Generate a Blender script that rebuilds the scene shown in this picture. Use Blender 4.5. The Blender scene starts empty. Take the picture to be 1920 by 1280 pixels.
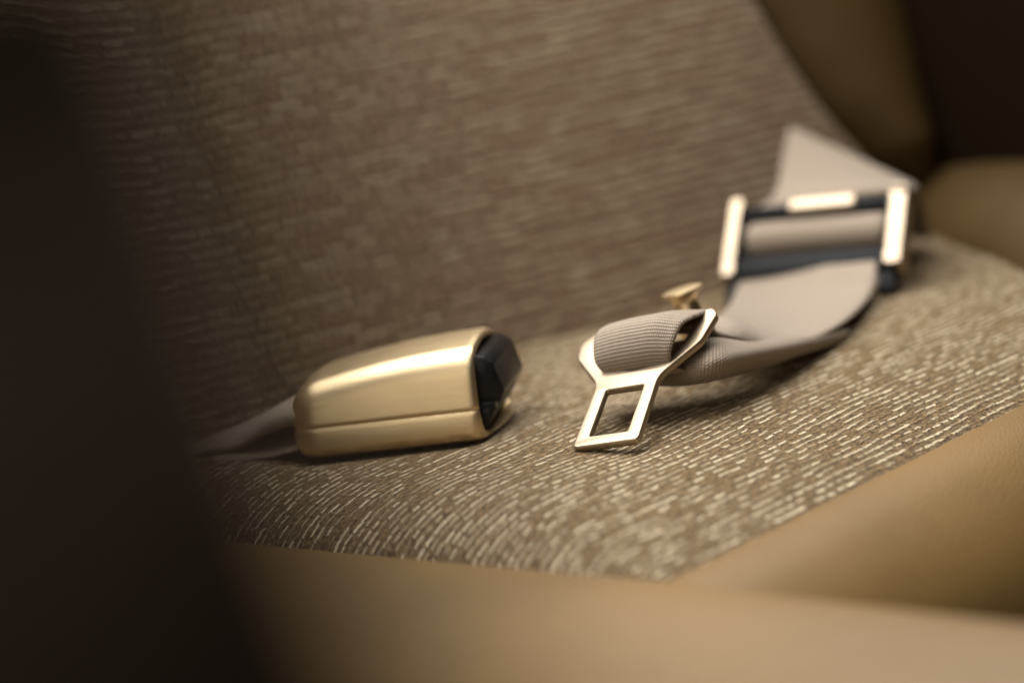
import bpy, bmesh, math, random
import numpy as np
from mathutils import Vector, Matrix
random.seed(7); np.random.seed(7)
S = bpy.context.scene
COL = S.collection
V = lambda *a: np.array(a, float)

# ------------------------------------------------------------------ camera
RT = V(.70710678, -.70710678, 0); FW = V(.6929, .6929, -.1994); UP = V(.141, .141, .9799)
ROLL = math.radians(9.3)
cam_d = bpy.data.cameras.new('camera'); cam = bpy.data.objects.new('camera', cam_d); COL.objects.link(cam)
S.camera = cam
xa = RT*math.cos(ROLL) - UP*math.sin(ROLL); ya = RT*math.sin(ROLL) + UP*math.cos(ROLL)
m = Matrix(((xa[0], ya[0], -FW[0], -.6597), (xa[1], ya[1], -FW[1], -.6121), (xa[2], ya[2], -FW[2], .2627), (0, 0, 0, 1)))
cam.matrix_world = m
cam_d.sensor_width = 36; cam_d.lens = 93.75; cam_d.clip_start = .01; cam_d.clip_end = 20
cam_d.dof.use_dof = True; cam_d.dof.focus_distance = 1.085; cam_d.dof.aperture_fstop = 2.9
cam_d.dof.aperture_blades = 0

# ------------------------------------------------------------------ light
W = bpy.data.worlds.new('World'); S.world = W; W.use_nodes = True
W.node_tree.nodes['Background'].inputs[0].default_value = (.10, .085, .07, 1)
W.node_tree.nodes['Background'].inputs[1].default_value = .05

def lamp(name, loc, target, sx, sy, power, col):
    d = bpy.data.lights.new(name, 'AREA'); d.shape = 'RECTANGLE'; d.size = sx; d.size_y = sy
    d.energy = power; d.color = col
    o = bpy.data.objects.new(name, d); COL.objects.link(o); o.location = loc
    o.rotation_euler = (Vector(target) - Vector(loc)).to_track_quat('-Z', 'Y').to_euler()
    return o
lamp('cabin_window_light', (.30, .42, 1.08), (.20, .14, 0), 1.6, 1.0, 39.0, (1.0, .95, .89))
lamp('ceiling_light', (-.20, -.05, 1.1), (.14, .20, 0), .8, .8, 4.0, (1.0, .93, .85))
lamp('left_fill_light', (-.86, -.06, .38), (.07, .2, .02), .5, .85, 2.5, (1.0, .88, .71))  # added warm fill from the left for the buckle's near face
lamp('rear_fill_light', (-1.25, -1.0, .75), (-.3, -.2, .2), .4, .4, 1.5, (1.0, .90, .80))  # added weak fill behind the camera, lifts the near seat edge and backrest

S.view_settings.view_transform = 'Standard'; S.view_settings.look = 'None'
S.view_settings.exposure = 0; S.view_settings.gamma = 1; S.view_settings.use_curve_mapping = False
S.cycles.use_denoising = True
S.cycles.max_bounces = 8

# ------------------------------------------------------------------ materials
class NT:
    def __init__(s, name):
        s.m = bpy.data.materials.new(name); s.m.use_nodes = True
        s.t = s.m.node_tree; s.b = s.t.nodes['Principled BSDF']
    def n(s, typ, **kw):
        x = s.t.nodes.new(typ)
        for k, v in kw.items(): setattr(x, k, v)
        return x
    def link(s, a, b): s.t.links.new(a, b)
    def val(s, sock, v):
        if isinstance(v, (int, float)): sock.default_value = v
        elif isinstance(v, tuple): sock.default_value = v
        else: s.link(v, sock)
    def math(s, op, a, b=0.0, c=None, clamp=False):
        x = s.n('ShaderNodeMath', operation=op, use_clamp=clamp)
        s.val(x.inputs[0], a); s.val(x.inputs[1], b)
        if c is not None: s.val(x.inputs[2], c)
        return x.outputs[0]
    def step(s, v, lo, hi):
        x = s.n('ShaderNodeMapRange', interpolation_type='SMOOTHSTEP')
        s.val(x.inputs[0], v); x.inputs[1].default_value = lo; x.inputs[2].default_value = hi
        return x.outputs[0]
    def comb(s, a, b, c=0.0):
        x = s.n('ShaderNodeCombineXYZ'); s.val(x.inputs[0], a); s.val(x.inputs[1], b); s.val(x.inputs[2], c)
        return x.outputs[0]
    def noise(s, vec, scale, detail=3, rough=.55):
        x = s.n('ShaderNodeTexNoise'); s.link(vec, x.inputs['Vector'])
        x.inputs['Scale'].default_value = scale; x.inputs['Detail'].default_value = detail; x.inputs['Roughness'].default_value = rough
        return x.outputs['Fac']
    def white(s, vec):
        x = s.n('ShaderNodeTexWhiteNoise', noise_dimensions='3D'); s.link(vec, x.inputs['Vector']); return x.outputs['Value']
    def mix(s, f, a, b):
        x = s.n('ShaderNodeMix', data_type='RGBA'); s.val(x.inputs[0], f)
        s.val(x.inputs[6], a if not isinstance(a, tuple) else (*a, 1)); s.val(x.inputs[7], b if not isinstance(b, tuple) else (*b, 1))
        return x.outputs[2]
    def bump(s, h, strength, dist):
        x = s.n('ShaderNodeBump'); s.link(h, x.inputs['Height']); x.inputs['Strength'].default_value = strength; x.inputs['Distance'].default_value = dist
        s.link(x.outputs[0], s.b.inputs['Normal']); return x
    def uv(s):
        x = s.n('ShaderNodeUVMap', uv_map='UVMap'); sp = s.n('ShaderNodeSeparateXYZ'); s.link(x.outputs[0], sp.inputs[0])
        return x.outputs[0], sp.outputs[0], sp.outputs[1]
    def set(s, **kw):
        for k, v in kw.items():
            s.val(s.b.inputs[k], v if not (isinstance(v, tuple) and len(v) == 3) else (*v, 1))
        return s.m

def fabric_material(name='woven_fabric', dash=.95, fleck=.16, L=.0066, lo=(.037, .020, .007), bigk=.9, hi=(.43, .285, .125), pitch=.0043):
    M = NT(name); uv, u, v = M.uv()
    w1 = M.math('ADD', M.math('MULTIPLY_ADD', M.noise(uv, 30, 2), .003, -.0015), M.math('MULTIPLY_ADD', M.noise(uv, 190, 1), .0008, -.0004))
    vv = M.math('ADD', v, w1)
    rag = M.noise(M.comb(M.math('MULTIPLY', u, 600.0), M.math('MULTIPLY', vv, 900.0)), 1.0, 2, .7)
    def layer(P, L, prob, wlo, whi, seed):
        r = M.math('DIVIDE', vv, P); row = M.math('FLOOR', r); fr = M.math('ABSOLUTE', M.math('SUBTRACT', M.math('FRACT', r), .5))
        sh = M.white(M.comb(row, seed, 3.1))
        c = M.math('ADD', M.math('DIVIDE', u, L), M.math('MULTIPLY', sh, 13.7)); cell = M.math('FLOOR', c)
        fc = M.math('ABSOLUTE', M.math('SUBTRACT', M.math('FRACT', c), .5))
        rnd = M.white(M.comb(cell, row, seed))
        big = M.noise(M.comb(M.math('MULTIPLY', u, 22.0), M.math('MULTIPLY', vv, 150.0)), 1.0, 2)
        rnd2 = M.math('ADD', rnd, M.math('MULTIPLY', M.math('SUBTRACT', big, .5), bigk))
        jit = M.white(M.comb(cell, row, seed+9.3))
        fr = M.math('ABSOLUTE', M.math('ADD', M.math('SUBTRACT', M.math('FRACT', r), .5), M.math('MULTIPLY_ADD', jit, .22, -.11)))
        fr = M.math('ADD', fr, M.math('MULTIPLY_ADD', rag, .56, -.28))
        pres = M.math('MULTIPLY', M.step(rnd2, 1-prob-.05, 1-prob+.25), M.math('MULTIPLY_ADD', jit, .75, .25))
        wid = M.math('SUBTRACT', 1.0, M.step(fr, wlo, whi))
        ln = M.math('SUBTRACT', 1.0, M.step(M.math('ADD', fc, M.math('ADD', M.math('MULTIPLY_ADD', rag, .4, -.2), M.math('MULTIPLY_ADD', M.white(M.comb(cell, row, seed+4.7)), .34, -.20))), .36, .50))
        return M.math('MULTIPLY', M.math('MULTIPLY', wid, ln), pres), wid
    d1, w = layer(pitch, L, .80, .08, .29, 1.0)
    d2, w2 = layer(.0025, .0034, .40, .14, .40, 5.0)
    st = M.noise(M.comb(M.math('MULTIPLY', u, 300.0), M.math('MULTIPLY', vv, 640.0)), 1.0, 3, .7)
    fine = M.noise(uv, 620, 2, .7)
    mixv = M.math('ADD', M.math('MULTIPLY', st, .6), M.math('MULTIPLY', fine, .4))
    c0 = M.mix(M.step(mixv, .38, .64), lo, hi)
    c0 = M.mix(M.math('MULTIPLY', w, .35), M.mix(.55, c0, (.05, .031, .014)), c0)
    c1 = M.mix(M.math('MULTIPLY', d2, fleck), c0, (.44, .32, .175))
    c2 = M.mix(M.math('MULTIPLY', d1, dash), c1, (.70, .60, .42))
    h = M.math('ADD', M.math('MULTIPLY', d1, .9), M.math('ADD', M.math('MULTIPLY_ADD', w, .5, M.math('MULTIPLY', d2, .35)), M.math('MULTIPLY', mixv, 1.0)))
    M.bump(h, .9, .0016)
    M.set(**{'Base Color': c2, 'Roughness': .8, 'Sheen Weight': .06, 'Sheen Roughness': .5})
    M.b.inputs['Specular IOR Level'].default_value = .25
    return M.m

def webbing_material(name, base, dark):
    M = NT(name); uv, u, v = M.uv()      # u along the strap, v across, in metres
    a = M.math('DIVIDE', u, .00145); b = M.math('DIVIDE', v, .0010)
    row = M.math('FLOOR', a)
    b2 = M.math('ADD', b, M.math('MULTIPLY', row, .5))
    ra = M.math('ABSOLUTE', M.math('SUBTRACT', M.math('FRACT', a), .5)); rb = M.math('ABSOLUTE', M.math('SUBTRACT', M.math('FRACT', b2), .5))
    ha = M.math('SUBTRACT', 1.0, M.step(ra, .18, .5)); hb = M.math('SUBTRACT', 1.0, M.step(rb, .22, .5))
    h = M.math('MULTIPLY', M.math('MULTIPLY_ADD', ha, .6, .4), M.math('MULTIPLY_ADD', hb, .65, .35))
    nz = M.noise(uv, 260, 3)
    c = M.mix(M.step(h, .12, .75), dark, base)
    c = M.mix(M.math('MULTIPLY', M.step(nz, .4, .75), .3), c, tuple(x*.75 for x in base))
    wv = M.n('ShaderNodeMath', operation='SINE'); M.val(wv.inputs[0], M.math('MULTIPLY', v, 1500.0))
    c = M.mix(M.math('MULTIPLY_ADD', wv.outputs[0], .11, .11), c, tuple(x*.6 for x in base))
    wu = M.n('ShaderNodeMath', operation='SINE'); M.val(wu.inputs[0], M.math('MULTIPLY', u, 1250.0))
    c = M.mix(M.math('MULTIPLY_ADD', wu.outputs[0], .11, .11), c, tuple(x*.6 for x in base))
    h = M.math('ADD', h, M.math('MULTIPLY', M.noise(uv, 55, 2), 2.5))
    M.bump(h, .8, .0007)
    M.set(**{'Base Color': c, 'Roughness': .55, 'Sheen Weight': .15})
    M.b.inputs['Specular IOR Level'].default_value = .4
    return M.m

def gold_material(name, col, rough, aniso_axis, strength, dirt=.08):
    M = NT(name); tc = M.n('ShaderNodeTexCoord'); mp = M.n('ShaderNodeMapping'); M.link(tc.outputs['Object'], mp.inputs[0])
    sc = [1600.0]*3; sc[aniso_axis] = 40.0
    mp.inputs['Scale'].default_value = sc
    br = M.noise(mp.outputs[0], 1.0, 2, .6); big = M.noise(tc.outputs['Object'], 60, 3)
    M.bump(br, strength, .0002)
    r = M.math('ADD', M.math('MULTIPLY_ADD', br, .16, rough-.08), M.math('MULTIPLY', big, dirt))
    c = M.mix(M.math('MULTIPLY', M.step(big, .45, .75), .25), col, tuple(x*.86 for x in col))
    return M.set(**{'Base Color': c, 'Metallic': 1.0, 'Roughness': r})

def leather_material(name, col, rough, var=.2):
    M = NT(name); tc = M.n('ShaderNodeTexCoord'); o = tc.outputs['Object']
    vor = M.n('ShaderNodeTexVoronoi', feature='DISTANCE_TO_EDGE'); M.link(o, vor.inputs['Vector']); vor.inputs['Scale'].default_value = 520
    g = M.step(vor.outputs['Distance'], 0, .25); big = M.noise(o, 9, 4)
    M.bump(g, .25, .0004)
    c = M.mix(M.step(big, .3, .7), tuple(x*(1-var) for x in col), col)
    return M.set(**{'Base Color': c, 'Roughness': rough, 'Specular IOR Level': .3 if rough < .7 else .08})

FAB = fabric_material()
FABB = fabric_material('lightened_back_fabric', .55, .06, .017, (.165, .112, .073), 1.1, (.58, .40, .24), .0056)  # cushion fabric again, colours lightened and softened for the backrest's light and blur
WEB = webbing_material('taupe_webbing', (.48, .39, .30), (.065, .046, .031))
GOLD = gold_material('brushed_gold', (.80, .64, .395), .34, 0, .22)
GOLD_S = gold_material('satin_gold', (.42, .35, .26), .40, 1, .10)
M = NT('black_plastic'); tc = M.n('ShaderNodeTexCoord')
nz = M.noise(tc.outputs['Object'], 700, 2); M.bump(nz, .15, .0002)
BLK = M.set(**{'Base Color': (.0035, .004, .006), 'Roughness': M.math('MULTIPLY_ADD', nz, .2, .2), 'Specular IOR Level': .3})
M = NT('black_metal'); tc = M.n('ShaderNodeTexCoord')
nz = M.noise(tc.outputs['Object'], 300, 2)
BLKM = M.set(**{'Base Color': (.0035, .005, .007), 'Specular IOR Level': .12, 'Roughness': M.math('MULTIPLY_ADD', nz, .2, .38)})
TAN = leather_material('tan_leather', (.195, .117, .037), .5)
TAN_SHADED = leather_material('shaded_tan_leather', (.072, .042, .011), .55)  # same leather as the bolsters, darkened for the shade on wing and rail
DEEP_SHADED = leather_material('deep_shaded_leather', (.012, .006, .002), .8)  # shade on the armrest wall put into the leather colour
MID = leather_material('brown_seat_leather', (.15, .11, .084), .7, .05)

# ------------------------------------------------------------------ helpers
def link(name, me, mat, parent=None, smooth=True):
    o = bpy.data.objects.new(name, me); COL.objects.link(o)
    if mat: me.materials.append(mat)
    if smooth:
        for p in me.polygons: p.use_smooth = True
    if parent: o.parent = parent
    return o
def empty(name, loc, label, cat, rot=None):
    o = bpy.data.objects.new(name, None); COL.objects.link(o); o.empty_display_size = .02
    o.location = loc
    if rot is not None: o.rotation_euler = rot
    o['label'] = label; o['category'] = cat
    return o
def sharp(o, deg=35):
    o.data.set_sharp_from_angle(angle=math.radians(deg))
    return o
def grid_mesh(name, P, UV=None, flip=False, close_u=False):
    n, k = P.shape[:2]
    vs = P.reshape(-1, 3).tolist(); fs = []
    for i in range(n if close_u else n-1):
        for j in range(k-1):
            a, b = i*k+j, ((i+1) % n)*k+j
            f = (a, b, b+1, a+1)
            fs.append(f[::-1] if flip else f)
    me = bpy.data.meshes.new(name); me.from_pydata(vs, [], fs)
    if UV is not None:
        l = me.uv_layers.new(name='UVMap'); U = UV.reshape(-1, 2)
        for lp in me.loops: l.data[lp.index].uv = U[lp.vertex_index]
    me.update(); return me
def arc(P):
    d = np.linalg.norm(np.diff(P, axis=0), axis=1); return np.concatenate([[0], np.cumsum(d)])
def catmull(P, per):
    P = np.array(P, float); n = len(P); out = []
    for i in range(n-1):
        p0 = P[i-1] if i else 2*P[0]-P[1]; p1, p2 = P[i], P[i+1]; p3 = P[i+2] if i+2 < n else 2*P[-1]-P[-2]
        for s in range(per):
            t = s/per
            out.append(.5*((2*p1)+(p2-p0)*t+(2*p0-5*p1+4*p2-p3)*t*t+(3*p1-p0-3*p2+p3)*t**3))
    out.append(P[-1]); return np.array(out)
def ribbon(name, stations, mat, parent, per=10, nc=22, thick=.0025, ripple=None):
    """a strap of webbing through stations (left edge, right edge) or (left, middle, right)"""
    st = np.array([(s[0], (np.array(s[0])+np.array(s[1]))/2, s[1]) if len(s) == 2 else s for s in stations], float)
    G = catmull(st, per)                                   # n x 3 x 3
    t = np.linspace(0, 1, nc)[None, :, None]
    P = G[:, 0:1]*(1-t)*(1-2*t) + 4*G[:, 1:2]*t*(1-t) + G[:, 2:3]*t*(2*t-1)
    if ripple is not None: P = ripple(P)
    du = np.gradient(P, axis=0); dv = np.gradient(P, axis=1); N = np.cross(du, dv); N /= np.linalg.norm(N, axis=2, keepdims=True)+1e-12
    mid = P[:, nc//2]; U = arc(mid); n = len(P)
    wid = np.array([arc(P[i]) for i in range(n)])
    edge = np.ones(nc); edge[0] = edge[-1] = .45
    off = N*(thick/2)*edge[None, :, None]
    ring = np.concatenate([P+off, (P-off)[:, ::-1]], axis=1)    # n x 2nc
    uvr = np.zeros((n, 2*nc+1, 2)); uvr[:, :, 0] = U[:, None]
    uvr[:, :nc, 1] = wid; uvr[:, nc:2*nc, 1] = wid[:, ::-1]; uvr[:, 2*nc, 1] = wid[:, 0]
    ring = np.concatenate([ring, ring[:, :1]], axis=1)
    me = grid_mesh(name, ring, uvr)
    bm = bmesh.new(); bm.from_mesh(me); bmesh.ops.remove_doubles(bm, verts=bm.verts, dist=1e-6)
    bmesh.ops.holes_fill(bm, edges=[e for e in bm.edges if e.is_boundary], sides=0)
    bmesh.ops.recalc_face_normals(bm, faces=bm.faces); bm.to_mesh(me); bm.free()
    return link(name, me, mat, parent)
def join(a, b):
    bm = bmesh.new(); bm.from_mesh(a.data); bm.from_mesh(b.data); bm.to_mesh(a.data); bm.free()
    me = b.data; bpy.data.objects.remove(b); bpy.data.meshes.remove(me); return a
def box(bm, c, s, bev=0, seg=2, taper=None):
    r = bmesh.ops.create_cube(bm, size=1.0); vs = r['verts']
    for v in vs: v.co = Vector((v.co.x*s[0]+c[0], v.co.y*s[1]+c[1], v.co.z*s[2]+c[2]))
    if bev:
        es = list({e for v in vs for e in v.link_edges})
        bmesh.ops.bevel(bm, geom=es, offset=bev, segments=seg, profile=.6, affect='EDGES')
def bm_obj(name, bm, mat, parent, smooth=True, ang=40):
    me = bpy.data.meshes.new(name); bmesh.ops.recalc_face_normals(bm, faces=bm.faces); bm.to_mesh(me); bm.free()
    o = link(name, me, mat, parent, smooth)
    if smooth: sharp(o, ang)
    return o
def prism(bm, pts, y0, y1, bev=.0008):
    a = [bm.verts.new((x, y0, z)) for x, z in pts]; b = [bm.verts.new((x, y1, z)) for x, z in pts]
    fs = [bm.faces.new(a[::-1]), bm.faces.new(b)]
    n = len(pts)
    for i in range(n): fs.append(bm.faces.new((a[i], a[(i+1) % n], b[(i+1) % n], b[i])))
    if bev:
        es = list({e for f in fs for e in f.edges}); bmesh.ops.bevel(bm, geom=es, offset=bev, segments=2, profile=.6, affect='EDGES')
def fillet(pts, seg=6):
    """polygon [(x, y, r)] -> rounded outline"""
    out = []; n = len(pts)
    for i in range(n):
        p0, p, p1 = (np.array(pts[(i+k) % n][:2]) for k in (-1, 0, 1)); r = pts[i][2]
        if r <= 0: out.append(tuple(p)); continue
        a = (p0-p)/np.linalg.norm(p0-p); b = (p1-p)/np.linalg.norm(p1-p)
        half = math.acos(max(-1, min(1, a@b)))/2; d = min(r/math.tan(half), .48*np.linalg.norm(p0-p), .48*np.linalg.norm(p1-p))
        A, B = p+a*d, p+b*d
        for k in range(seg+1):
            t = k/seg; out.append(tuple(A*(1-t)**2+p*2*t*(1-t)+B*t*t))
    return out
def plate(name, outline, holes, thick, bev, mat, parent):
    cu = bpy.data.curves.new(name, 'CURVE'); cu.dimensions = '2D'; cu.fill_mode = 'BOTH'
    cu.extrude = thick/2-bev; cu.bevel_depth = bev; cu.bevel_resolution = 2; cu.offset = -bev
    for pts in [outline]+holes:
        sp = cu.splines.new('POLY'); sp.points.add(len(pts)-1); sp.use_cyclic_u = True
        for q, (x, y) in zip(sp.points, pts): q.co = (x, y, 0, 1)
    t = bpy.data.objects.new(name+'_curve', cu); COL.objects.link(t)
    dg = bpy.context.evaluated_depsgraph_get(); me = bpy.data.meshes.new_from_object(t.evaluated_get(dg))
    bpy.data.objects.remove(t); bpy.data.curves.remove(cu); me.name = name; me.materials.clear()
    bm = bmesh.new(); bm.from_mesh(me); bmesh.ops.remove_doubles(bm, verts=bm.verts, dist=1e-6); bm.to_mesh(me); bm.free()
    return sharp(link(name, me, mat, parent), 50)
def lathe(bm, prof, seg=40):
    rings = [[bm.verts.new((r*math.cos(2*math.pi*i/seg), r*math.sin(2*math.pi*i/seg), z)) for i in range(seg)] for r, z in prof]
    for a, b in zip(rings, rings[1:]):
        for i in range(seg): bm.faces.new((a[i], a[(i+1) % seg], b[(i+1) % seg], b[i]))
    bm.faces.new(rings[0][::-1]); bm.faces.new(rings[-1])
def frame_rot(x, y, z):
    return Matrix(((x[0], y[0], z[0]), (x[1], y[1], z[1]), (x[2], y[2], z[2]))).to_euler()

# ------------------------------------------------------------------ the seat
seat = empty('aircraft_seat', (0, 0, -.3), 'large beige woven fabric seat with tan leather edging under the gold belt parts', 'seat')
seat_off = Vector((0, 0, .3))
def spart(name, me, mat, parent=None, smooth=True):
    o = link(name, me, mat, parent or seat, smooth)
    if not parent: o.location = seat_off
    return o

# cushion: rounded over its side edge (x = 0) and sloping over its front edge (y = 0)
def edge_profile(a, b, shift, total, n_round, n_flat):
    ph = np.linspace(-.15, math.pi/2, n_round)
    q = np.stack([a*(1-np.cos(ph))-shift, -b*(1-np.sin(ph))], 1)
    fl = np.linspace(q[-1, 0], total, n_flat+1)[1:]
    q = np.concatenate([q, np.stack([fl, np.zeros(n_flat)], 1)]); return q, arc(q)
qx, ux = edge_profile(.06, .032, .007, .66, 36, 150)
qy, uy = edge_profile(.17, .030, .018, .44, 60, 110)
X, Y = np.meshgrid(qx[:, 0], qy[:, 0], indexing='ij')
D = (np.abs(qx[:, 1])[:, None]**2.6 + np.abs(qy[:, 1])[None, :]**2.6)**(1/2.6)
bx, by = .2634, .3066
dist = -((X-bx)*.2924 + (Y-by)*.9563)                     # distance in front of the backrest
Z = -D
Z -= .02*np.clip(1-dist/.03, 0, 1)**2
lump = .0008*np.sin(X*31+1.2)*np.sin(Y*27+.5) + .0004*np.sin(X*63+Y*41)
Z += lump*np.clip((X)/.05, 0, 1)*np.clip(Y/.05, 0, 1)
UVc = np.stack(np.meshgrid(ux, uy, indexing='ij'), -1)
def dent(cx, cy, ax, ay, hx, hy, soft, depth):       # hollow pressed into the foam by what lies on it
    a = np.abs((X-cx)*ax[0]+(Y-cy)*ax[1])-hx; b = np.abs((X-cx)*ay[0]+(Y-cy)*ay[1])-hy
    d = np.hypot(np.clip(a, 0, None), np.clip(b, 0, None))
    return depth*np.exp(-(d/soft)**2)
Z -= dent(.1010, .2264, (.539, -.842), (.842, .539), .036, .024, .011, .0036)
Z -= dent(.1060, .1080, (.2792, -.9553), (.9553, .2792), .012, .004, .008, .0012)
spart('cushion', grid_mesh('cushion', np.stack([X, Y, Z], -1), UVc), FAB)

# side bolster of tan leather (runs along y, in front of the camera) and front bolster
def extrude_profile(name, prof, t0, t1, axis, n, mat, lift=None, fl=False):
    q = catmull(prof, 8); ts = np.linspace(t0, t1, n)
    P = np.zeros((n, len(q), 3))
    for i, t in enumerate(ts):
        dz = lift(t) if lift else 0
        if axis == 'y': P[i] = np.stack([q[:, 0], np.full(len(q), t), q[:, 1]+dz], 1)
        else: P[i] = np.stack([np.full(len(q), t), q[:, 0], q[:, 1]+dz], 1)
    return spart(name, grid_mesh(name, P, flip=fl), mat)
extrude_profile('side_bolster', [(.016, -.05), (.008, -.026), (.001, -.0135), (-.008, -.0115), (-.025, -.0140), (-.050, -.023), (-.075, -.039), (-.096, -.062), (-.110, -.095), (-.116, -.14), (-.118, -.3)],
                -.42, .45, 'y', 40, TAN, lambda t: -.012*max(0, t)/.22*.35)
extrude_profile('front_bolster', [(.030, -.05), (.012, -.028), (.0, -.0165), (-.012, -.0160), (-.028, -.0215), (-.046, -.035), (-.060, -.054), (-.068, -.08), (-.070, -.12), (-.070, -.3)],
                -.012, .66, 'x', 40, TAN, None, True)

# backrest: fabric panel, curving forward at its far left
B0 = V(bx, by, 0); E = V(.95630476, -.2923717, 0); K = V(.07073112, .23135106, .97029573); NB = V(-.28368702, -.92789842, .2419219)
KC = [-.06, 0, .0223, .0428, .0735, .106, .1376, .2, .3, .44]
LC = [.345, .285, .2612, .2427, .2244, .2106, .2002, .186, .168, .15]
L2K = [-.06, .0, .0102, .06, .1182, .2, .3, .44]
L2 = [.352, .292, .283, .2915, .306, .33, .352, .37]
nk, nl = 70, 110
ks = np.linspace(-.05, .26, nk); P = np.zeros((nk, nl, 3)); UVb = np.zeros((nk, nl, 2))
for i, k in enumerate(ks):
    lc = np.interp(k, KC, LC)
    s = np.linspace(0, 1, nl); l = -.36 + (lc+.36)*s
    off = np.zeros(nl)
    f = np.clip(-.135-l-.03*k, 0, None); off += 4.2*f*f
    c = -.010*np.exp(-((l+.135+.03*k)/.010)**2); off += c
    edge = np.clip(1-(lc-l)/.02, 0, 1); off -= .016*edge**2.5
    off += .004*math.sin(k*9)*np.sin(l*7+1)
    l_sq = np.where(l < -.135, -.135+(l+.135)*.75, l)
    P[i] = B0 + E*l_sq[:, None] + K*k + NB*off[:, None]
    UVb[i, :, 0] = arc(P[i]) - .3; UVb[i, :, 1] = k*1.0
top = P[-1] + NB*-.06 + K*.015
P = np.concatenate([P, top[None]], 0); UVb = np.concatenate([UVb, UVb[-1:]+np.array([0, .06])], 0)
spart('backrest', grid_mesh('backrest', P, UVb, flip=True), FABB)
# leather wing beside the fabric panel
nw = 34; P = np.zeros((nk, nw, 3))
for i, k in enumerate(ks):
    a, b = np.interp(k, KC, LC)-.004, np.interp(k, L2K, L2)
    s = np.linspace(0, 1, nw); l = a+(b-a)*s
    off = -.020 + .034*np.sin(math.pi*np.clip(s, 0, 1))**.6*min(1, max(.15, (b-a)/.05))
    P[i] = B0 + E*l[:, None] + K*k + NB*off[:, None]
spart('wing', grid_mesh('wing', P, flip=True), TAN_SHADED)
# padded rail at the end of the cushion and the shade-darkened armrest wall above it
R0, R1 = V(.4988+.025, .2278+.036, 0), V(.4156-.05, .1076-.0722, 0)
dR = (R1-R0); dR /= np.linalg.norm(dR); sR = V(-dR[1], dR[0], 0); sR = sR if sR[0] > 0 else -sR
prof = catmull([(0, -.04), (-.004, -.01), (.004, .010), (.022, .024), (.045, .030), (.075, .028), (.095, .012), (.10, -.04)], 8)
ts = np.linspace(0, .45, 30); P = np.zeros((30, len(prof), 3))
for i, t in enumerate(ts): P[i] = R0 + dR*t + sR[None]*prof[:, 0:1] + V(0, 0, 1)[None]*prof[:, 1:2]
spart('end_bolster', grid_mesh('end_bolster', P), TAN_SHADED)
Wl0, Wl1 = V(.5405, .25, 0), V(.50, -.05, 0)
dW = Wl1-Wl0; lW = np.linalg.norm(dW); dW /= lW; nW = V(dW[1], -dW[0], 0)
nW = nW if nW[0] < 0 else -nW
prof = catmull([(.006, -.2), (.004, -.02), (.004, .1), (.002, .25), (-.01, .33), (-.04, .36), (-.08, .35), (-.09, .3), (-.09, -.2)], 6)
P = np.zeros((24, len(prof), 3))
for i, t in enumerate(np.linspace(-.02, lW, 24)): P[i] = Wl0 + dW*t + nW[None]*prof[:, 0:1] + V(0, 0, 1)[None]*prof[:, 1:2]
spart('armrest', grid_mesh('armrest', P, flip=True), DEEP_SHADED)

# ------------------------------------------------------------------ near dark edge of another seat, left
edge = catmull([V(-0.5678, -0.5054, 0.2659), V(-0.5621, -0.4989, 0.2583), V(-0.5557, -0.4928, 0.2513), V(-0.5553, -0.4940, 0.2434), V(-0.5574, -0.4980, 0.2375), V(-0.5547, -0.4969, 0.2253), V(-0.5489, -0.4919, 0.2127), V(-0.5381, -0.4821, 0.1941), V(-0.5245, -0.4699, 0.1733)], 6)
ring = []
for a in np.linspace(-math.pi/2, math.pi/2, 14): ring.append((.040*math.cos(a)-.040, .030*math.sin(a)))
ring = [(-.17, -.030)]+ring+[(-.17, .030), (-.17, -.030)]
P = np.zeros((len(edge), len(ring), 3))
fwh = V(.7071, .7071, 0)
for i, e in enumerate(edge): P[i] = e + RT[None]*np.array([q[0] for q in ring])[:, None] + fwh[None]*np.array([q[1] for q in ring])[:, None]
me = grid_mesh('seat_edge', P)
near = link('seat_edge', me, MID)
near['label'] = 'dark brown leather edge of a nearer seat, out of focus along the left side'; near['category'] = 'seat edge'

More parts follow.
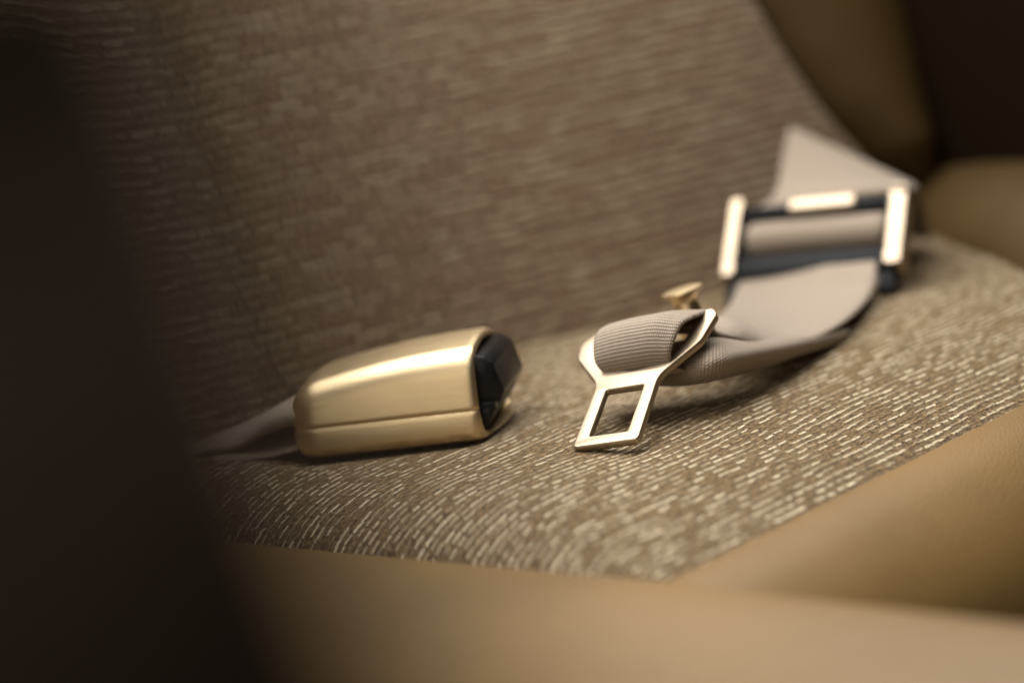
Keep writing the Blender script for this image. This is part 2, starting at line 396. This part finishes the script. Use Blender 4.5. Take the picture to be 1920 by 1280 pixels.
# ------------------------------------------------------------------ buckle
bX, bY = V(.539, -.842, 0), V(.842, .539, 0)
buckle = empty('belt_buckle', (.0536, .2452, -.0004), 'brushed gold belt buckle with an open black mouth lying on the cushion', 'buckle', frame_rot(bX, bY, V(0, 0, 1)))
BL, BW = .0850, .063
def bh(x): return .0300+.0098*(1-(1-x/BL)**2)
def half_profile(x, upper, inset=0.0):
    r = .013; e = 0.0
    if x < r: e = r-math.sqrt(max(0, r*r-(r-x)**2))
    h = bh(x)-e*.75; y0, y1 = e*.8+inset, BW-e*.8-inset
    seam = .0138
    if upper:
        rf = min(.0125, (h-seam)*.62)
        q = [(y0+.0007, seam+.0001), (y0+.0001, seam+.0007), (y0, seam+.002)]
        for a in np.linspace(0, math.pi/2, 12): q.append((y0+.0012+rf-rf*math.cos(a), h-rf+rf*math.sin(a)-.0004-inset))
        n = 14
        for s in np.linspace(0, 1, n+2)[1:-1]:
            yy = y0+rf+.0012+(y1-y0-2*rf-.0024)*s; q.append((yy, h-inset-.0004+(.0015*math.sin(math.pi*s))))
        for a in np.linspace(math.pi/2, 0, 12): q.append((y1-.0012-rf+rf*math.cos(a), h-rf+rf*math.sin(a)-.0004-inset))
        q += [(y1, seam+.002), (y1-.0001, seam+.0007), (y1-.0007, seam+.0001)]
    else:
        b0 = max(0, e*.35)+inset
        q = [(y0+.0007, seam-.0001), (y0+.0001, seam-.0007), (y0, seam-.002), (y0+.0002, b0+.005), (y0+.0010, b0+.0022), (y0+.0028, b0+.0006), (y0+.006, b0)]
        for s in np.linspace(0, 1, 10)[1:-1]: q.append((y0+.006+(y1-y0-.012)*s, b0))
        q += [(y1-.006, b0), (y1-.0028, b0+.0006), (y1-.0010, b0+.0022), (y1-.0002, b0+.005), (y1, seam-.002), (y1-.0001, seam-.0007), (y1-.0007, seam-.0001)]
    q = np.array(q); mid = BW/2; q[:, 0] = mid+(q[:, 0]-mid)*(1.03-.12*q[:, 1]/.027*.9)
    return q
def shell(name, upper):
    xs = np.concatenate([.013*(1-np.cos(np.linspace(0.12, math.pi/2, 12))), np.linspace(.013, BL-.004, 24)[1:]])
    rows = []
    for x in xs:
        q = half_profile(x, upper); rows.append(np.stack([np.full(len(q), x), q[:, 0], q[:, 1]], 1))
    # rounded lip at the mouth, then back inside
    for dx, ins in ((-.0024, .0001), (-.0010, .0006), (-.0003, .0013), (0, .0022), (-.0006, .0030), (-.003, .0034), (-.02, .0038)):
        q = half_profile(BL-.001, upper, ins)
        bow = np.zeros(len(q))
        if not upper:
            yy = (q[:, 1-1]-BW/2)/(BW/2); bow = .007*(1-yy**2)*np.clip(1-(q[:, 1]-.0)/.0138, 0, 1)
        rows.append(np.stack([BL+dx+bow*np.clip((dx+.0035)/.0035, 0, 1), q[:, 0], q[:, 1]], 1))
    P = np.array(rows)
    me = grid_mesh(name, P)
    bm = bmesh.new(); bm.from_mesh(me); bm.verts.ensure_lookup_table()
    n = P.shape[1]
    bm.faces.new([bm.verts[i] for i in range(n)])
    bmesh.ops.recalc_face_normals(bm, faces=bm.faces)
    bm.to_mesh(me); bm.free()
    return sharp(link(name, me, GOLD, buckle), 60)
up_o = shell('upper_shell', True); lo_o = shell('lower_shell', False)
bm = bmesh.new()     # black insert with a sloping push face and a slot under it
prism(bm, [(.060, .0345), (.0855, .0352), (.0885, .0345), (.0925, .0315), (.0955, .0190), (.0930, .0145), (.060, .0145)], .0092, BW-.0085, .0012)
bm_obj('push_button', bm, BLK, buckle)
bm = bmesh.new()
prism(bm, [(.060, .0128), (.0885, .0128), (.0900, .0105), (.0860, .0045), (.060, .0040)], .0064, BW-.0064, .0006)
box(bm, (.086, .010, .0135), (.010, .006, .004), .0005); box(bm, (.086, BW-.010, .0135), (.010, .006, .004), .0005)
bm_obj('insert', bm, BLK, buckle)
# strap stub coming out of the buckle's tail, folded into a channel
def B(x, y, z): return V(.0536, .2452, 0)+bX*x+bY*y+V(0, 0, z)
up_strap = [(B(.012, .052, .020), B(.012, .016, .0225), B(.012, .008, .0155)), (B(-.001, .052, .019), B(-.001, .016, .0215), B(-.001, .008, .0145)),
            (B(-.013, .055, .013), B(-.013, .020, .0175), B(-.013, .011, .0110)), (B(-.030, .060, .008), B(-.030, .030, .0085), B(-.030, .018, .0040)),
            (B(-.050, .066, -.001), B(-.050, .044, .004), B(-.050, .028, .0005)), (B(-.080, .080, -.012), B(-.080, .062, -.009), B(-.080, .042, -.010))]
lo_strap = [(B(.012, .052, .006), B(.012, .030, .006), B(.012, .007, .005)), (B(-.001, .052, .005), B(-.001, .030, .0055), B(-.001, .006, .0035)),
            (B(-.013, .054, .003), B(-.013, .032, .004), B(-.013, .007, .0015)), (B(-.030, .060, .001), B(-.030, .036, .003), B(-.030, .012, .000)),
            (B(-.050, .066, -.004), B(-.050, .046, -.001), B(-.050, .022, -.003)), (B(-.080, .080, -.014), B(-.080, .062, -.012), B(-.080, .038, -.014))]
o = join(ribbon('strap', up_strap, WEB, None, per=8), ribbon('strap', lo_strap, WEB, None, per=8))
o.parent = buckle; o.matrix_parent_inverse = (Matrix.LocRotScale(buckle.location, buckle.rotation_euler, None)).inverted()

# ------------------------------------------------------------------ seat belt: tongue, webbing, adjuster
belt = empty('seat_belt', (.2, .15, 0), 'taupe webbing belt threaded through a pale gold tongue and a black and gold adjuster', 'seat belt')
inv = Matrix.Translation((-.2, -.15, 0))
def adopt(o): o.parent = belt; o.matrix_parent_inverse = inv
TA, TW, TN = V(.8294, .291, .4768), V(.2792, -.9553, .0973), V(-.4838, -.0525, .8736)
TO = V(.1036, .1076, .0004) + TA*.0402
def T(s, t, h=0.0): return TO+TW*s+TA*t+TN*h
outline = fillet([(-.0152, -.0405, .0026), (.0152, -.0405, .0026), (.0145, -.003, .012), (.0295, .0150, .009), (.0330, .031, .004), (.0300, .0350, .003),
                  (-.0215, .0335, .006), (-.0305, .0245, .007), (-.0290, .0150, .008), (-.0145, -.003, .012)], 10)
slot = fillet([(.002, .0020, .012), (.0128, .0058, .010), (.0212, .0160, .008), (.0225, .0255, .002), (-.0185, .0255, .003), (-.0208, .0155, .008), (-.010, .0058, .010)], 10)[::-1]
hole = fillet([(-.0088, -.0345, .001), (.0088, -.0345, .001), (.0088, -.0075, .001), (-.0088, -.0075, .001)])[::-1]
tongue = plate('tongue', outline, [slot, hole], .0036, .0009, GOLD_S, None)
tongue.location = TO; tongue.rotation_euler = frame_rot(TW, TA, TN)
adopt(tongue); tongue['label'] = 'flat pale gold tongue plate with a rectangular latch hole'
bm = bmesh.new(); lathe(bm, [(.0066, -.016), (.0064, -.006), (.0060, .0008), (.0055, .0030), (.0054, .0048), (.0060, .0066), (.0072, .0079), (.0088, .0084), (.0092, .0090), (.0090, .0099), (.0078, .0103), (.004, .0104)])
stud = bm_obj('stud', bm, GOLD, None)
sz = -.15*RT+.97*UP-.13*FW; sz /= np.linalg.norm(sz); sx = np.cross(TA, sz); sx /= np.linalg.norm(sx)
stud.matrix_world = Matrix.LocRotScale(Vector(V(0.2029, 0.1399, 0.0309)), frame_rot(sx, np.cross(sz, sx), sz), None)
stud.parent = tongue; stud.matrix_parent_inverse = Matrix.LocRotScale(Vector(TO), frame_rot(TW, TA, TN), None).inverted()

def loop_st(t, h, s0=-.0215, s1=.0215, mid=0.0): 
    return (T(s0, t, h), T((s0+s1)/2, t, h+mid), T(s1, t, h))
low = [ (V(0.2791, 0.1136, 0.0036), V(0.2726, 0.1122, 0.0013), V(0.2661, 0.1116, 0.0015)),
       (V(0.2327, 0.1045, 0.0114), V(0.2227, 0.0999, 0.0108), V(0.2248, 0.1036, 0.0059)),
       (V(0.2066, 0.1081, 0.0186), V(0.1887, 0.0938, 0.0172), V(0.1964, 0.1036, 0.0073)),
       (V(0.1812, 0.1099, 0.0266), V(0.1596, 0.0925, 0.0217), V(0.1678, 0.1041, 0.0104)),
       (V(0.1772, 0.1248, 0.0245), V(0.1589, 0.1111, 0.0186), V(0.1618, 0.1186, 0.0096)),
       (V(0.1730, 0.1398, 0.0217), V(0.1597, 0.1312, 0.0160), V(0.1605, 0.1345, 0.0103)) ]
st = [ loop_st(.0160, -.0130, -.0150, .0190), loop_st(.0085, -.0070, -.0150, .0185), loop_st(.0052, -.0005, -.0135, .0180), loop_st(.0062, .0055, -.0155, .0195, .001),
       loop_st(.0110, .0095, -.0160, .0220, .0018), loop_st(.0170, .0112, -.0160, .0240, .0020), loop_st(.0232, .0090, -.0155, .0262, .0020), loop_st(.0290, .0052, -.0150, .0275, .0015),
       loop_st(.0350, .0005, -.0145, .0270), loop_st(.0362, -.0060, -.0145, .0265),
       (T(-.016, .041, -.010), T(.008, .038, -.0105), T(.0275, .033, -.0105)),
       (V(0.1969, 0.1236, 0.0289), V(0.1916, 0.1071, 0.0282), V(0.1866, 0.1004, 0.0227)),
       (V(0.2382, 0.1519, 0.0197), V(0.2225, 0.1163, 0.0172), V(0.2155, 0.1001, 0.0115)),
       (V(0.2834, 0.1841, 0.0128), V(0.2700, 0.1390, 0.0099), V(0.2688, 0.1107, 0.0078)),
       (V(0.3255, 0.2134, 0.0104), V(0.3244, 0.1709, 0.0090), V(0.3254, 0.1335, 0.0082)),
       (V(0.3486, 0.2276, 0.0141), V(0.3481, 0.1850, 0.0150), V(0.3512, 0.1464, 0.0174)) ]
def ripple(P):
    Q = P.copy(); n, c = P.shape[:2]
    for i in range(n):
        w = math.exp(-((i-58)/26.0)**2)
        for j in range(c):
            t = j/(c-1); Q[i, j] += TN*(.0016*w*math.sin(11*t+.6)*max(0, (t-.55)/.45)) 
    return Q
webbing = ribbon('webbing', st, WEB, None, per=10, nc=28, ripple=ripple); join(webbing, ribbon('webbing', low, WEB, None, per=10, nc=28)); adopt(webbing)

AA, AW, AN = V(.68337723, .27427678, .6765854), V(.37732705, -.9260625, -.00570405), V(-.62499588, -.25919199, .73634208)
AO = V(.36171405, .18987676, .02921323)
adj = bpy.data.objects.new('adjuster', None); COL.objects.link(adj); adj.empty_display_size = .02
adj.location = AO; adj.rotation_euler = frame_rot(AW, AA, AN); adopt(adj)
for sx in (-1, 1):
    bm = bmesh.new(); wd = .0068 if sx < 0 else .0088
    pts = fillet([(-wd/2, -.0235, .002), (wd/2, -.0235, .002), (wd/2, -.0185, .001), (wd/2-.0012, -.0165, .001), (wd/2-.0012, .0165, .001), (wd/2, .0185, .001), (wd/2, .0235, .002), (-wd/2, .0235, .002)], 3)
    a = [bm.verts.new((x*-sx, y, .0035)) for x, y in pts]; b = [bm.verts.new((x*-sx, y, -.0095)) for x, y in pts]
    fs = [bm.faces.new(a), bm.faces.new(b[::-1])]
    for i in range(len(pts)): fs.append(bm.faces.new((a[i], b[i], b[(i+1) % len(a)], a[(i+1) % len(a)])))
    bmesh.ops.bevel(bm, geom=list(fs[0].edges), offset=.0010, segments=3, profile=.6, affect='EDGES')
    o = bm_obj('side_plate', bm, GOLD_S, adj); o.location = (sx*.0415, 0, 0)
bm = bmesh.new()      # black frame: bottom bar, top bar, cheeks reaching down behind the plates
box(bm, (0, -.0182, -.0010), (.0740, .0112, .0080), .0022)
box(bm, (0, .0158, -.0010), (.0740, .0050, .0060), .0014)
for sx in (-1, 1):
    box(bm, (sx*.0385, -.0275, -.0065), (.0085, .0210, .012), .003)
    box(bm, (sx*.0365, -.002, -.0070), (.0030, .040, .008), .001)
bm_obj('frame', bm, BLKM, adj)
bm = bmesh.new(); box(bm, (.0030, .0162, .0018), (.0340, .0070, .0048), .0016, 3)
bm_obj('release_tab', bm, GOLD_S, adj)
# webbing turned round the roller
def A(x, y, z): return AO+AW*x+AA*y+AN*z
rw = .0352
st = [(A(-rw, -.022, -.020), A(rw, -.022, -.020)), (A(-rw, -.012, -.021), A(rw, -.012, -.021))]
for a in np.linspace(-2.1, 1.75, 10): st.append((A(-rw, .0035+.0080*math.sin(a), -.0075+.0080*math.cos(a)), A(rw, .0035+.0080*math.sin(a), -.0075+.0080*math.cos(a))))
st += [(A(-rw, .014, -.0105), A(rw, .014, -.0105)), (A(-rw, .0205, -.006), A(rw, .0205, -.006)),
       (V(0.3803, 0.2263, 0.0449), V(0.3899, 0.1519, 0.0455)), (V(0.4103, 0.2427, 0.0557), V(0.4062, 0.1602, 0.0405)), (V(0.4362, 0.2562, 0.0671), V(0.4175, 0.1659, 0.0394)),
       (V(0.4435, 0.2604, 0.0669), V(0.4263, 0.1707, 0.0368)), (V(0.4510, 0.2609, 0.0599), V(0.4342, 0.1753, 0.0299)), (V(0.4467, 0.2348, 0.0292), V(0.4488, 0.1851, 0.0141)), (V(0.4466, 0.2163, 0.0148), V(0.4559, 0.1895, 0.0040))]
back = ribbon('strap', st, WEB, None, per=8, nc=20); adopt(back)
